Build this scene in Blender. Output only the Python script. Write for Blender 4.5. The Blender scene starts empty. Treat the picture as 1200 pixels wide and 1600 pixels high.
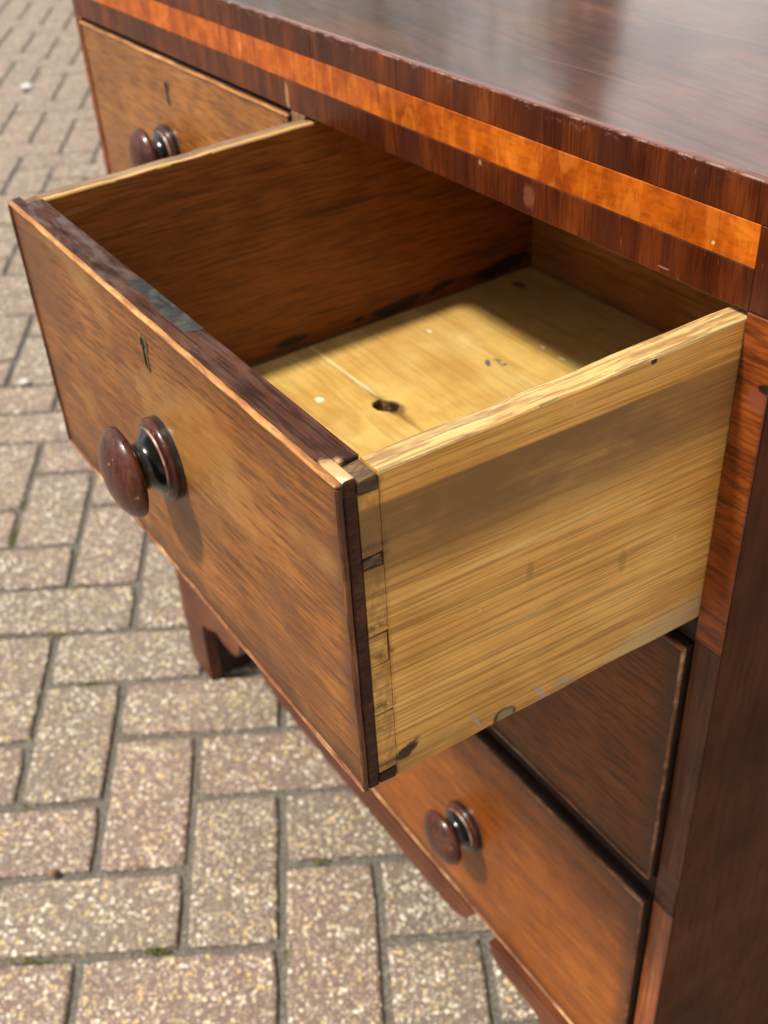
import bpy, bmesh, math, random
from mathutils import Vector, Matrix
random.seed(7)
C = bpy.context.scene.collection
S = bpy.context.scene

# ------------------------------------------------------------------ camera
cam = bpy.data.cameras.new('camera')
camo = bpy.data.objects.new('camera', cam)
C.objects.link(camo)
R_ = Vector((0.50847851, 0.85772486, -0.07587934))
U_ = Vector((-0.51658595, 0.37436746, 0.77005712))
F_ = Vector((-0.68890389, 0.35235929, -0.63344641))
P_ = Vector((0.27238492, -0.34002619, 0.96528974))
m = Matrix(((R_.x, U_.x, -F_.x, P_.x), (R_.y, U_.y, -F_.y, P_.y), (R_.z, U_.z, -F_.z, P_.z), (0, 0, 0, 1)))
camo.matrix_world = m
cam.sensor_fit = 'VERTICAL'
cam.sensor_height = 36.0
cam.lens = 1780.328 / 1600 * 36
cam.shift_x = 68.37 / 1600
cam.shift_y = 158.24 / 1600
cam.clip_start = 0.02
cam.clip_end = 400
cam.dof.use_dof = True
cam.dof.focus_distance = 0.44
cam.dof.aperture_fstop = 14.0
S.camera = camo

# ------------------------------------------------------------------ light
SUN_DIR = Vector((-0.15, -0.68, 1.0)).normalized()      # towards the sun
elev = math.asin(SUN_DIR.z)
w = bpy.data.worlds.new('World')
S.world = w
w.use_nodes = True
nt = w.node_tree
nt.nodes.clear()
out = nt.nodes.new('ShaderNodeOutputWorld')
bg = nt.nodes.new('ShaderNodeBackground')
sky = nt.nodes.new('ShaderNodeTexSky')
sky.sky_type = 'NISHITA'
sky.sun_disc = False
sky.sun_elevation = elev
sky.sun_rotation = math.atan2(SUN_DIR.x, SUN_DIR.y)
sky.dust_density = 2.5
tc = nt.nodes.new('ShaderNodeTexCoord')
cn = nt.nodes.new('ShaderNodeTexNoise')
cn.inputs['Scale'].default_value = 2.0
cn.inputs['Detail'].default_value = 7
cn.inputs['Roughness'].default_value = .62
cn.inputs['Distortion'].default_value = .6
mp = nt.nodes.new('ShaderNodeMapping')
mp.inputs['Scale'].default_value = (1, 1, 2.0)
mp.inputs['Location'].default_value = (3.1, 1.7, 0.4)
mp.inputs['Rotation'].default_value = (0, 0, math.radians(48))
nt.links.new(tc.outputs['Generated'], mp.inputs['Vector'])
nt.links.new(mp.outputs['Vector'], cn.inputs['Vector'])
cr = nt.nodes.new('ShaderNodeValToRGB')
cr.color_ramp.elements[0].position = .42
cr.color_ramp.elements[1].position = .58
nt.links.new(cn.outputs['Fac'], cr.inputs['Fac'])
mx = nt.nodes.new('ShaderNodeMix')
mx.data_type = 'RGBA'
vs = nt.nodes.new('ShaderNodeVectorMath')
vs.operation = 'SCALE'
vs.inputs[0].default_value = (1.0, .96, .90)
vs.inputs['Scale'].default_value = 10.5
nt.links.new(cr.outputs['Color'], mx.inputs['Factor'])
nt.links.new(sky.outputs['Color'], mx.inputs[6])
nt.links.new(vs.outputs['Vector'], mx.inputs[7])
nt.links.new(mx.outputs[2], bg.inputs['Color'])
bg.inputs['Strength'].default_value = 0.09
nt.links.new(bg.outputs[0], out.inputs['Surface'])

sl = bpy.data.lights.new('sun', 'SUN')
sl.energy = 4.6
sl.angle = math.radians(5)
sl.color = (1.0, .92, .78)
so = bpy.data.objects.new('sun', sl)
C.objects.link(so)
so.rotation_euler = SUN_DIR.to_track_quat('Z', 'Y').to_euler()

S.view_settings.view_transform = 'Standard'
S.view_settings.look = 'None'
S.view_settings.gamma = 1
S.view_settings.exposure = 0.2

# ------------------------------------------------------------------ node helpers
class NB:
    def __init__(self, name):
        self.m = bpy.data.materials.new(name)
        self.m.use_nodes = True
        self.t = self.m.node_tree
        self.b = self.t.nodes['Principled BSDF']
        self.oc = self.t.nodes.new('ShaderNodeTexCoord').outputs['Object']

    def link(self, a, b):
        self.t.links.new(a, b)

    def setin(self, node, sock, v):
        s = node.inputs[sock]
        if hasattr(v, 'is_output'):
            self.link(v, s)
        else:
            s.default_value = v

    def mapping(self, scale=(1, 1, 1), rot=(0, 0, 0), loc=(0, 0, 0), vec=None):
        n = self.t.nodes.new('ShaderNodeMapping')
        n.inputs['Scale'].default_value = scale
        n.inputs['Rotation'].default_value = rot
        n.inputs['Location'].default_value = loc
        self.link(vec or self.oc, n.inputs['Vector'])
        return n.outputs['Vector']

    def noise(self, vec, scale=1, detail=4, rough=.55, dist=0):
        n = self.t.nodes.new('ShaderNodeTexNoise')
        self.link(vec, n.inputs['Vector'])
        n.inputs['Scale'].default_value = scale
        n.inputs['Detail'].default_value = detail
        n.inputs['Roughness'].default_value = rough
        n.inputs['Distortion'].default_value = dist
        return n.outputs['Fac']

    def math(self, op, a, b=None, c=None, clamp=False):
        n = self.t.nodes.new('ShaderNodeMath')
        n.operation = op
        n.use_clamp = clamp
        self.setin(n, 0, a)
        if b is not None:
            self.setin(n, 1, b)
        if c is not None:
            self.setin(n, 2, c)
        return n.outputs[0]

    def ramp(self, fac, stops):
        n = self.t.nodes.new('ShaderNodeValToRGB')
        e = n.color_ramp.elements
        while len(e) > 1:
            e.remove(e[-1])
        for i, (p, c) in enumerate(stops):
            el = e[0] if i == 0 else e.new(p)
            el.position = p
            el.color = (*c, 1) if len(c) == 3 else c
        self.link(fac, n.inputs['Fac'])
        return n.outputs['Color']

    def mix(self, fac, a, b, mode='MIX'):
        n = self.t.nodes.new('ShaderNodeMix')
        n.data_type = 'RGBA'
        n.blend_type = mode
        n.clamp_factor = True
        self.setin(n, 0, fac)
        for i, v in ((6, a), (7, b)):
            if hasattr(v, 'is_output'):
                self.link(v, n.inputs[i])
            else:
                n.inputs[i].default_value = (*v, 1)
        return n.outputs[2]

    def smooth(self, v, lo, hi, to0=0., to1=1.):
        n = self.t.nodes.new('ShaderNodeMapRange')
        n.interpolation_type = 'SMOOTHSTEP'
        self.setin(n, 0, v)
        n.inputs[1].default_value = lo
        n.inputs[2].default_value = hi
        n.inputs[3].default_value = to0
        n.inputs[4].default_value = to1
        return n.outputs[0]

    def sep(self, vec=None):
        n = self.t.nodes.new('ShaderNodeSeparateXYZ')
        self.link(vec or self.oc, n.inputs[0])
        return n.outputs

    def blob(self, c, r, rag=.5, nscale=60, soft=.35, stretch=(1, 1, 1), rot=(0, 0, 0)):
        """1 inside a ragged ellipsoid at c (object space)"""
        n = self.t.nodes.new('ShaderNodeVectorMath')
        n.operation = 'SUBTRACT'
        self.link(self.oc, n.inputs[0])
        n.inputs[1].default_value = c
        v = n.outputs[0]
        if any(rot):
            q = self.t.nodes.new('ShaderNodeVectorRotate')
            q.rotation_type = 'EULER_XYZ'
            q.inputs['Rotation'].default_value = rot
            self.link(v, q.inputs['Vector'])
            v = q.outputs[0]
        d = self.t.nodes.new('ShaderNodeVectorMath')
        d.operation = 'DIVIDE'
        self.link(v, d.inputs[0])
        d.inputs[1].default_value = r
        l = self.t.nodes.new('ShaderNodeVectorMath')
        l.operation = 'LENGTH'
        self.link(d.outputs[0], l.inputs[0])
        nz = self.noise(self.mapping(stretch), nscale, 4, .6)
        a = self.math('ADD', l.outputs['Value'], self.math('MULTIPLY', self.math('SUBTRACT', nz, .5), rag * 2))
        return self.smooth(a, 1 + soft / 2, 1 - soft / 2, 0, 1) if False else self.math('SUBTRACT', 1., self.smooth(a, 1 - soft / 2, 1 + soft / 2))

    def bump(self, h, strength=.3, dist=.001, prev=None):
        n = self.t.nodes.new('ShaderNodeBump')
        n.inputs['Strength'].default_value = strength
        n.inputs['Distance'].default_value = dist
        self.link(h, n.inputs['Height'])
        if prev:
            self.link(prev, n.inputs['Normal'])
        return n.outputs[0]

    def finish(self, col, rough=.5, coat=0, coat_rough=.2, normal=None, spec=.5):
        self.setin(self.b, 'Base Color', col if hasattr(col, 'is_output') else (*col, 1))
        self.setin(self.b, 'Roughness', rough)
        self.b.inputs['Specular IOR Level'].default_value = spec
        self.b.inputs['Coat Weight'].default_value = coat
        self.b.inputs['Coat Roughness'].default_value = coat_rough
        if normal:
            self.link(normal, self.b.inputs['Normal'])
        return self.m


AX = {'x': (1, 0, 0), 'y': (0, 1, 0), 'z': (0, 0, 1)}

def grain(nb, axis, long_=5., cross=70., rot=(0, 0, 0), loc=(0, 0, 0)):
    sc = [cross] * 3
    sc['xyz'.index(axis)] = long_
    v = nb.mapping((1, 1, 1), rot, loc) if any(rot) or any(loc) else None
    return nb.mapping(sc, (0, 0, 0), (0, 0, 0), v)


def wood(name, axis, stops, figure=(4, 40), pore=(18, 500), pore_amt=.5, blotch=9, blotch_amt=.4, rough=.42,
         coat=.25, coat_rough=.25, bump=.25, rot=(0, 0, 0), loc=(0, 0, 0), dist=.6, extra=None, spec=.3, rough_var=.25, scratch=.0):
    nb = NB(name)
    f = nb.noise(grain(nb, axis, figure[0], figure[1], rot, loc), 1, 8, .66, dist)
    bl = nb.noise(nb.mapping((1, 1, 1), (0, 0, 0), loc), blotch, 4, .6)
    p = nb.noise(grain(nb, axis, pore[0], pore[1], rot, loc), 1, 3, .6)
    v = nb.math('ADD', nb.math('MULTIPLY', f, 1 - blotch_amt), nb.math('MULTIPLY', bl, blotch_amt))
    col = nb.ramp(v, stops)
    pm = nb.smooth(p, .38, .55, 1 - pore_amt, 1.10)
    g = nb.t.nodes.new('ShaderNodeCombineColor')
    for i in range(3):
        nb.link(pm, g.inputs[i])
    col = nb.mix(1., col, g.outputs[0], 'MULTIPLY')
    # tiny pale nicks and dents
    nk = nb.noise(nb.mapping((1, 1, 1), (0, 0, 0), (loc[0] + 3, loc[1], loc[2])), 190, 2, .5)
    col = nb.mix(nb.smooth(nk, .735, .775, 0, .55), col, stops[-1][1])
    if extra:
        col = extra(nb, col)
    nr = nb.noise(nb.oc, 30, 4, .6)
    rr = nb.math('ADD', rough - rough_var / 2, nb.math('MULTIPLY', nr, rough_var))
    h = nb.math('ADD', nb.math('MULTIPLY', p, .6), nb.math('MULTIPLY', f, .5))
    n = nb.bump(h, bump, .0006)
    und = nb.noise(nb.oc, 22, 2, .5)
    n = nb.bump(und, .12, .002, n)
    return nb.finish(col, rr, coat, coat_rough, n, spec)


def scratches(nb, col, tint, amt=.4, rot=(0, 0, 0), seed=0, scale=(14, 260, 260), thr=.70):
    n = nb.noise(nb.mapping(scale, rot, (seed, seed * 2, 0)), 1, 2, .5, .2)
    return nb.mix(nb.smooth(n, thr, thr + .05, 0, amt), col, tint)

# ------------------------------------------------------------------ materials
D = .18975

def ex_front(nb, col):
    X, Y, Z = nb.sep()
    col = scratches(nb, col, (.05, .017, .005), .65, (0, .06, 0), 1.3, (8, 300, 420), .665)
    for c, r in (((-.192, -.19, .665), (.05, .02, .03)), ((-.345, -.19, .72), (.03, .02, .03)), ((-.04, -.19, .71), (.022, .02, .02)), ((-.08, -.19, .63), (.05, .02, .016))):
        col = nb.mix(nb.math('MULTIPLY', nb.blob(c, r, .5, 45, .9, (1, 1, 3)), .45), col, (.11, .036, .012))
    g1 = nb.noise(nb.mapping((7, 9, 16), (0, 0, 0), (2.2, 0, .7)), 1, 5, .6, .4)
    col = nb.mix(nb.smooth(g1, .50, .66, 0, .55), col, (.40, .205, .055))
    g2 = nb.noise(nb.mapping((9, 9, 20), (0, 0, 0), (5.1, 0, 3.3)), 1, 5, .65, .5)
    col = nb.mix(nb.smooth(g2, .50, .68, 0, .65), col, (.115, .037, .011))
    # grime gathered beside the bead
    e = nb.math('MINIMUM', nb.math('SUBTRACT', .7588, Z), nb.math('SUBTRACT', Z, .6032))
    e = nb.math('MINIMUM', e, nb.math('MINIMUM', nb.math('SUBTRACT', -.0164, X), nb.math('ADD', X, .3802)))
    e = nb.math('ADD', e, .0035)
    gr_ = nb.noise(nb.oc, 38, 4, .6)
    col = nb.mix(nb.smooth(nb.math('ADD', e, nb.math('MULTIPLY', gr_, -.022)), -.010, .010, .85, 0), col, (.06, .021, .008))
    return col

FRONT = [(0.28, (0.0976, 0.0279, 0.0043)), (0.44, (0.1828, 0.059, 0.0079)), (0.56, (0.2723, 0.0962, 0.0145)), (0.72, (0.4064, 0.1669, 0.0325))]
M_front = wood('mahogany_drawer_front', 'x', FRONT, (9, 220), (55, 900), .52, 9, .52, .42, .12, .3, .4, (0, .055, 0), (0, 0, 0), .5, ex_front)

def ex_lower(nb, col):
    X, Y, Z = nb.sep()
    for z0, z1 in ((.4038, .5854), (.1776, .3829)):
        pass
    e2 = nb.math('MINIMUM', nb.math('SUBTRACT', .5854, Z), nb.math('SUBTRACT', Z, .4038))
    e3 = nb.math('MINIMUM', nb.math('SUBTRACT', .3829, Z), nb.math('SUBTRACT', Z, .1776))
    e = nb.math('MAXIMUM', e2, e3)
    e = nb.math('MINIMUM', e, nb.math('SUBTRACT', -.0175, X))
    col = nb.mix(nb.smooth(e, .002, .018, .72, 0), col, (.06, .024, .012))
    return col

LOW = [(0.3, (0.085, 0.0205, 0.003)), (0.45, (0.19, 0.0484, 0.0045)), (0.58, (0.29, 0.0818, 0.0075)), (0.72, (0.42, 0.1395, 0.0165))]
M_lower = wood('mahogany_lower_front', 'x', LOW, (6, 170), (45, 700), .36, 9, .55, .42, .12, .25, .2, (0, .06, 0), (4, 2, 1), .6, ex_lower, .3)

M_mid = wood('shade_darkened_mahogany_front', 'x', [(p, tuple(c * .58 for c in k)) for p, k in LOW], (6, 170), (50, 520), .45, 9, .58, .45, .08, .25, .2, (0, .06, 0), (9, 1, 5), .6, ex_lower, .2)  # bottom drawer's wood darkened; the open drawer's shade is in the colour

LEFTD = [(0.3, (0.114, 0.0346, 0.0063)), (0.46, (0.2204, 0.0756, 0.0126)), (0.58, (0.304, 0.1152, 0.021)), (0.72, (0.4104, 0.18, 0.042))]
M_leftf = wood('mahogany_left_front', 'x', LEFTD, (8, 180), (50, 520), .4, 12, .58, .36, .35, .25, .2, (0, -.05, 0), (7, 3, 2), .6)

M_bead = wood('worn_cock_bead', 'x', [(.32, (.20, .065, .016)), (.5, (.46, .20, .055)), (.66, (.74, .42, .14))], (22, 130), (60, 600), .4, 40, .5, .4, .2, .3, .2)
M_beadd = wood('dark_cock_bead', 'z', [(.32, (.05, .016, .008)), (.5, (.12, .038, .015)), (.70, (.33, .12, .045))], (30, 160), (60, 600), .4, 40, .5, .4, .2, .3, .2)
M_beadr = wood('brown_cock_bead', 'x', [(.34, (.09, .028, .012)), (.5, (.22, .085, .036)), (.64, (.58, .33, .15))], (14, 90), (60, 600), .4, 40, .5, .4, .2, .3, .2)

def ex_edge(nb, col):
    X, Y, Z = nb.sep()
    b = nb.blob((-.022, -.1845, .757), (.012, .008, .01), .9, 160, .5, (1, .6, 1))
    col = nb.mix(nb.math('MULTIPLY', b, .9), col, (.62, .40, .19))
    b = nb.blob((-.018, -.188, .757), (.006, .004, .006), .6, 300, .5)
    col = nb.mix(nb.math('MULTIPLY', b, .9), col, (.80, .66, .46))
    b = nb.blob((-.281, -.1842, .757), (.0042, .0019, .01), .25, 300, .25)
    col = nb.mix(b, col, (.018, .017, .018))
    n = nb.noise(nb.mapping((40, 150, 150)), 1, 3, .6)
    X_ = nb.smooth(X, -.33, -.10, .75, .12)
    col = nb.mix(nb.math('MULTIPLY', nb.smooth(n, .45, .66, 0, 1), X_), col, (.125, .098, .092))  # grey patches, stronger to the left: reflected light painted into the colour
    return col
M_edge = wood('dark_front_edge', 'x', [(.30, (.028, .010, .006)), (.5, (.072, .027, .015)), (.68, (.135, .058, .035))], (8, 120), (40, 600), .5, 26, .45, .6, .0, .4, .3, extra=ex_edge, spec=.1)

M_end = wood('dark_end_grain', 'y', [(.30, (.018, .0055, .003)), (.5, (.052, .016, .007)), (.70, (.15, .050, .020))], (40, 120), (200, 700), .5, 60, .5, .5, .0, .3, .3, spec=.25)

M_pin = wood('grey_brown_pin', 'y', [(.30, (.045, .024, .012)), (.5, (.14, .078, .036)), (.70, (.26, .155, .07))], (40, 120), (200, 700), .5, 90, .5, .5, .15, .3, .3)

def ex_side(nb, col):
    X, Y, Z = nb.sep()
    wob = nb.math('MULTIPLY', nb.math('SUBTRACT', nb.noise(nb.mapping((6, 6, 60)), 1, 4, .6), .5), .010)
    zz = nb.math('ADD', Z, wob)
    # brown band under the pale top strip
    band = nb.math('MULTIPLY', nb.smooth(zz, .690, .722, 0, 1), nb.smooth(nb.math('ADD', Z, nb.math('MULTIPLY', wob, .12)), .7392, .7408, 1, 0))
    fade = nb.smooth(Y, -.06, .0, 1, .75)
    pn = nb.noise(nb.mapping((20, 20, 50)), 1, 4, .6)
    bm = nb.math('MULTIPLY', nb.math('MULTIPLY', band, fade), nb.smooth(pn, .28, .62, .6, 1))
    col = nb.mix(nb.math('MULTIPLY', bm, .97), col, (.25, .122, .036))
    low = nb.math('MULTIPLY', nb.smooth(nb.math('ADD', zz, nb.math('MULTIPLY', Y, -.06)), .604, .642, 1, 0), nb.smooth(pn, .35, .65, .25, 1))
    col = nb.mix(nb.math('MULTIPLY', low, .7), col, (.26, .125, .026))
    # corner dirt near the bottom dovetail
    col = nb.mix(nb.blob((-.0164, -.1665, .6120), (.01, .0062, .0030), 1.0, 190, .5, (1, .5, 1.3), rot=(-.5, 0, 0)), col, (.05, .026, .012))
    # grey-lilac paint smears
    for y, z, ry, rz, r in ((-.0955, .6065, .0012, .0060, -.55), (-.082, .6062, .0050, .0014, .25), (-.131, .609, .0008, .0055, -.4)):
        col = nb.mix(nb.math('MULTIPLY', nb.blob((-.0164, y, z), (.01, ry, rz), .7, 160, .6, rot=(r, 0, 0)), .7), col, (.42, .37, .36))
    # little knot on the bottom edge
    k = nb.blob((-.0164, -.1155, .6030), (.01, .0062, .0052), .3, 160, .4)
    col = nb.mix(k, col, (.05, .035, .02))
    k = nb.blob((-.0164, -.1150, .6030), (.01, .0044, .0038), .35, 200, .5)
    col = nb.mix(k, col, (.30, .22, .10))
    # drips and dents
    for y, z, ry, rz in ((-.0535, .661, .0022, .0055), (-.12, .7195, .013, .003), (-.104, .6795, .002, .004)):
        col = nb.mix(nb.math('MULTIPLY', nb.blob((-.0164, y, z), (.01, ry, rz), .5, 150, .8), .4), col, (.26, .14, .04))
    # worn bare patch at the lower back
    col = nb.mix(nb.math('MULTIPLY', nb.blob((-.0164, -.012, .611), (.01, .042, .009), .6, 70, .5, (1, 1, 4), rot=(-.12, 0, 0)), .75), col, (.60, .40, .19))
    # blue speck near the back of the top edge
    col = nb.mix(nb.blob((-.0164, -.0475, .7545), (.01, .0016, .0014), .4, 300, .3), col, (.02, .03, .06))
    jn_ = nb.noise(nb.mapping((1, 260, 150)), 1, 4, .65)
    col = nb.mix(nb.math('MULTIPLY', nb.smooth(Y, -.1722, -.1712, 1, 0), nb.smooth(jn_, .36, .66, .15, .60)), col, (.24, .122, .040))
    # grime around the joints themselves
    for zc_ in (.7505, .7230, .7180, .6856, .6704, .6437, .6100):
        gm = nb.math('MULTIPLY', nb.smooth(nb.math('ABSOLUTE', nb.math('SUBTRACT', Z, zc_)), .0002, .0022, 1, 0), nb.smooth(Y, -.1716, -.1690, 1, 0))
        col = nb.mix(nb.math('MULTIPLY', gm, nb.smooth(jn_, .40, .60, .1, .65)), col, (.075, .038, .015))
    # scribed line of the dovetails
    col = nb.mix(nb.math('MULTIPLY', nb.smooth(nb.math('ABSOLUTE', nb.math('ADD', Y, .1713)), .0001, .0004, 1, 0), .18), col, (.08, .04, .015))
    return scratches(nb, col, (.27, .12, .025), .36, (0, 0, 0), 2.2, (400, 9, 520), .64)
SIDE = [(0.28, (0.5018, 0.2029, 0.0344)), (0.44, (0.715, 0.3345, 0.0662)), (0.57, (0.9032, 0.4857, 0.1192)), (0.72, (0.92, 0.7256, 0.2782))]
M_side = wood('pale_oak_side', 'y', SIDE, (3.5, 260), (14, 820), .30, 9, .54, .55, .06, .4, .5, (.0, 0, 0), (0, 0, 0), .35, ex_side, .35)

def ex_sidetop(nb, col):
    n = nb.noise(nb.mapping((300, 40, 300)), 1, 4, .65)
    col = nb.mix(nb.smooth(n, .46, .62, 0, .7), col, (.26, .125, .055))
    return col
M_sidetop = wood('worn_side_top', 'y', [(.3, (.42, .24, .08)), (.5, (.60, .40, .15)), (.7, (.74, .55, .26))], (6, 160), (20, 700), .4, 30, .4, .5, .1, .4, .3, extra=ex_sidetop)

def ex_sidetopg(nb, col):
    X, Y, Z = nb.sep()
    n = nb.noise(nb.mapping((200, 50, 200)), 1, 4, .65)
    e = nb.math('ADD', X, nb.math('MULTIPLY', nb.math('SUBTRACT', n, .5), .006))
    return nb.mix(nb.smooth(e, -.3715, -.3695, 0, .9), col, (.62, .37, .13))
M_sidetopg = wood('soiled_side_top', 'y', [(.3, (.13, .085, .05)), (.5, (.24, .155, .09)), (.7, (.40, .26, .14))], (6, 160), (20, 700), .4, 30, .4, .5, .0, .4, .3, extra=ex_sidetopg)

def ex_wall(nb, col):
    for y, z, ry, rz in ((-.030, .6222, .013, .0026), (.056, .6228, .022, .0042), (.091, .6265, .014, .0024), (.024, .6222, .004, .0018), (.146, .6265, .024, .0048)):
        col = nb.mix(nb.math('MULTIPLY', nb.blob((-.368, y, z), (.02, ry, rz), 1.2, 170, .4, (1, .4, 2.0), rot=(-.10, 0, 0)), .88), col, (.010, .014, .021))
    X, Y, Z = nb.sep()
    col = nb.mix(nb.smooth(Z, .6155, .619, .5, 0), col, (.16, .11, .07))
    col = scratches(nb, col, (.36, .17, .05), .5, (.5, 0, 0), 5.1, (260, 10, 200), .71)
    return scratches(nb, col, (.03, .012, .004), .6, (0, 0, 0), 2.7, (100, 8, 160), .66)
M_wall = wood('stained_drawer_inside', 'y', [(.3, (.145, .036, .006)), (.46, (.22, .061, .009)), (.6, (.29, .087, .014)), (.74, (.39, .145, .03))], (9, 200), (40, 760), .36, 14, .55, .5, .05, .35, .3, extra=ex_wall)

def ex_back(nb, col):
    X, Y, Z = nb.sep()
    col = nb.mix(nb.smooth(Z, .617, .622, .6, 0), col, (.11, .085, .06))
    return col
M_back = wood('drawer_back_wood', 'x', [(.3, (.16, .052, .010)), (.46, (.27, .095, .018)), (.6, (.36, .14, .03)), (.74, (.48, .22, .06))], (5, 30), (20, 400), .3, 16, .5, .5, .1, .35, .25, extra=ex_back)

def ex_floor(nb, col):
    X, Y, Z = nb.sep()
    # brown water stain in front
    ring = nb.blob((-.292, -.062, .616), (.026, .022, .02), .35, 70, .18)
    col = nb.mix(nb.math('MULTIPLY', ring, .45), col, (.46, .24, .05))
    ring = nb.blob((-.268, -.05, .616), (.02, .009, .02), .5, 90, .4)
    col = nb.mix(nb.math('MULTIPLY', ring, .40), col, (.42, .21, .045))
    for c, r, k in (((-.31, .03, .616), (.05, .035, .02), .30), ((-.2, .05, .616), (.06, .03, .02), .25), ((-.33, .10, .616), (.04, .05, .02), .35), ((-.25, .14, .616), (.09, .03, .02), .35)):
        col = nb.mix(nb.math('MULTIPLY', nb.blob(c, r, .7, 40, .9), k), col, (.40, .21, .06))
    col = nb.mix(nb.blob((-.2655, -.018, .6075), (.016, .013, .0072), .1, 200, .3), col, (.030, .016, .008))  # walls of the knot hole darkened in colour, standing for its shade
    col = nb.mix(nb.math('MULTIPLY', nb.blob((-.2595, -.0165, .616), (.0085, .0060, .01), .5, 190, .5), .75), col, (.10, .05, .02))
    # white specks
    for c, r in (((-.2995, -.0475, .616), (.0034, .0026, .01)), ((-.331, .0575, .616), (.0026, .001, .01)), ((-.262, .1, .616), (.002, .001, .01)), ((-.242, .0995, .616), (.003, .0009, .01))):
        col = nb.mix(nb.math('MULTIPLY', nb.blob(c, r, .5, 250, .5), .85), col, (.86, .80, .66))
    # blue paint flecks
    for c, r, q in (((-.2685, .0608, .616), (.0045, .0016, .01), .5), ((-.2672, .0680, .616), (.0035, .0010, .01), -.4), ((-.2600, .0672, .616), (.0012, .0026, .01), .2), ((-.264, .0665, .616), (.002, .0007, .01), 0.)):
        col = nb.mix(nb.math('MULTIPLY', nb.blob(c, r, .6, 260, .4, rot=(0, 0, q)), .85), col, (.035, .06, .13))
    # knot at the back
    col = nb.mix(nb.math('MULTIPLY', nb.blob((-.3475, .146, .616), (.007, .004, .01), .4, 150, .6), .8), col, (.07, .035, .015))
    # dust along the joints
    d = nb.math('MINIMUM', nb.math('ADD', X, .3675), nb.math('SUBTRACT', .1718, Y))
    dn = nb.noise(nb.oc, 120, 4, .6)
    col = nb.mix(nb.math('MULTIPLY', nb.smooth(nb.math('ADD', d, nb.math('MULTIPLY', dn, .002)), .0012, .0042, .85, 0), nb.smooth(dn, .3, .55, .4, 1)), col, (.30, .24, .15))
    cl = nb.math('ABSOLUTE', nb.math('ADD', Y, .0166))
    col = nb.mix(nb.math('MULTIPLY', nb.smooth(cl, .0004, .0011, .85, 0), nb.smooth(X, -.282, -.276, 1, 0)), col, (.88, .74, .46))
    # dark dirt where the crack runs
    cr_ = nb.math('ABSOLUTE', nb.math('ADD', Y, .0175))
    col = nb.mix(nb.math('MULTIPLY', nb.smooth(nb.math('ADD', cr_, nb.math('MULTIPLY', nb.math('ABSOLUTE', nb.math('ADD', X, .262)), .11)), .001, .006, .8, 0), 1.), col, (.20, .09, .025))
    return scratches(nb, col, (.42, .22, .06), .5, (0, 0, 0), 4.2, (9, 200, 200), .62)
FLOOR = [(0.3, (0.4459, 0.2509, 0.0609)), (0.46, (0.5467, 0.3497, 0.0952)), (0.58, (0.6042, 0.4258, 0.1372)), (0.72, (0.6474, 0.5171, 0.221))]
M_floor = wood('honey_pine_floor', 'x', FLOOR, (9, 26), (18, 300), .08, 24, .72, .5, .12, .35, .15, (0, 0, .02), (0, 0, 0), .7, ex_floor)

# banded frieze
def ex_band(nb, col):
    n = nb.noise(nb.mapping((34, 5, 3)), 1, 2, .5)
    col = nb.mix(nb.smooth(n, .50, .64, 0, .75), col, (.045, .010, .005))
    n = nb.noise(nb.mapping((300, 60, 70)), 1, 3, .6)
    col = nb.mix(nb.smooth(n, .64, .76, 0, .25), col, (.45, .16, .06))
    X, Y, Z = nb.sep()
    n = nb.noise(nb.mapping((90, 90, 200)), 1, 5, .7)
    top = nb.math('MULTIPLY', nb.smooth(Z, .8045, .8112, 0, 1), nb.smooth(n, .54, .64, 0, 1))
    col = nb.mix(nb.math('MULTIPLY', top, .4), col, (.30, .17, .13))
    n2 = nb.noise(nb.mapping((70, 70, 70)), 1, 5, .75)
    col = nb.mix(nb.math('MULTIPLY', nb.smooth(Z, .8098, .8108, 0, 1), nb.smooth(n2, .46, .60, 0, .65)), col, (.42, .26, .21))
    for c, r, k in (((-.155, 0, .7690), (.0040, .01, .0052), (.30, .10, .045)), ((-.194, 0, .7755), (.0012, .01, .0013), (.6, .42, .26)), ((-.395, 0, .768), (.0022, .01, .008), (.60, .36, .16)), ((-.064, 0, .7632), (.0030, .01, .0004), (.5, .3, .18))):
        col = nb.mix(nb.math('MULTIPLY', nb.blob(c, r, .8, 300, .7), .42), col, k)
    return col
BAND = [(0.3, (0.02, 0.0035, 0.001)), (0.45, (0.058, 0.01, 0.002)), (0.58, (0.135, 0.028, 0.005)), (0.72, (0.3, 0.08, 0.013))]
M_band = wood('crossbanded_mahogany', 'z', BAND, (12, 90), (30, 700), .35, 12, .45, .36, .06, .16, .1, (0, 0, 0), (0, 0, 0), .3, ex_band)

def ex_inlay(nb, col):
    n = nb.noise(nb.mapping((26, 5, 4)), 1, 3, .5)
    col = nb.mix(nb.smooth(n, .48, .68, 0, .6), col, (.24, .040, .003))
    n = nb.noise(nb.mapping((120, 30, 34), (0, .5, 0)), 1, 3, .6, 1.)
    col = nb.mix(nb.smooth(n, .46, .66, 0, .42), col, (.66, .19, .016))
    n = nb.noise(nb.mapping((330, 80, 60)), 1, 3, .6)
    col = nb.mix(nb.smooth(n, .62, .74, 0, .20), col, (.75, .34, .08))
    for c, r in (((-.0385, 0, .7818), (.0009, .01, .0008)), ((-.455, 0, .786), (.0006, .01, .003))):
        col = nb.mix(nb.math('MULTIPLY', nb.blob(c, r, .8, 300, .6), .5), col, (.82, .62, .40))
    for c, r in (((-.287, 0, .787), (.0005, .01, .0055)), ((-.05, 0, .784), (.0008, .01, .002))):
        col = nb.mix(nb.math('MULTIPLY', nb.blob(c, r, .5, 300, .5), .7), col, (.15, .04, .008))
    return col
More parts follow.
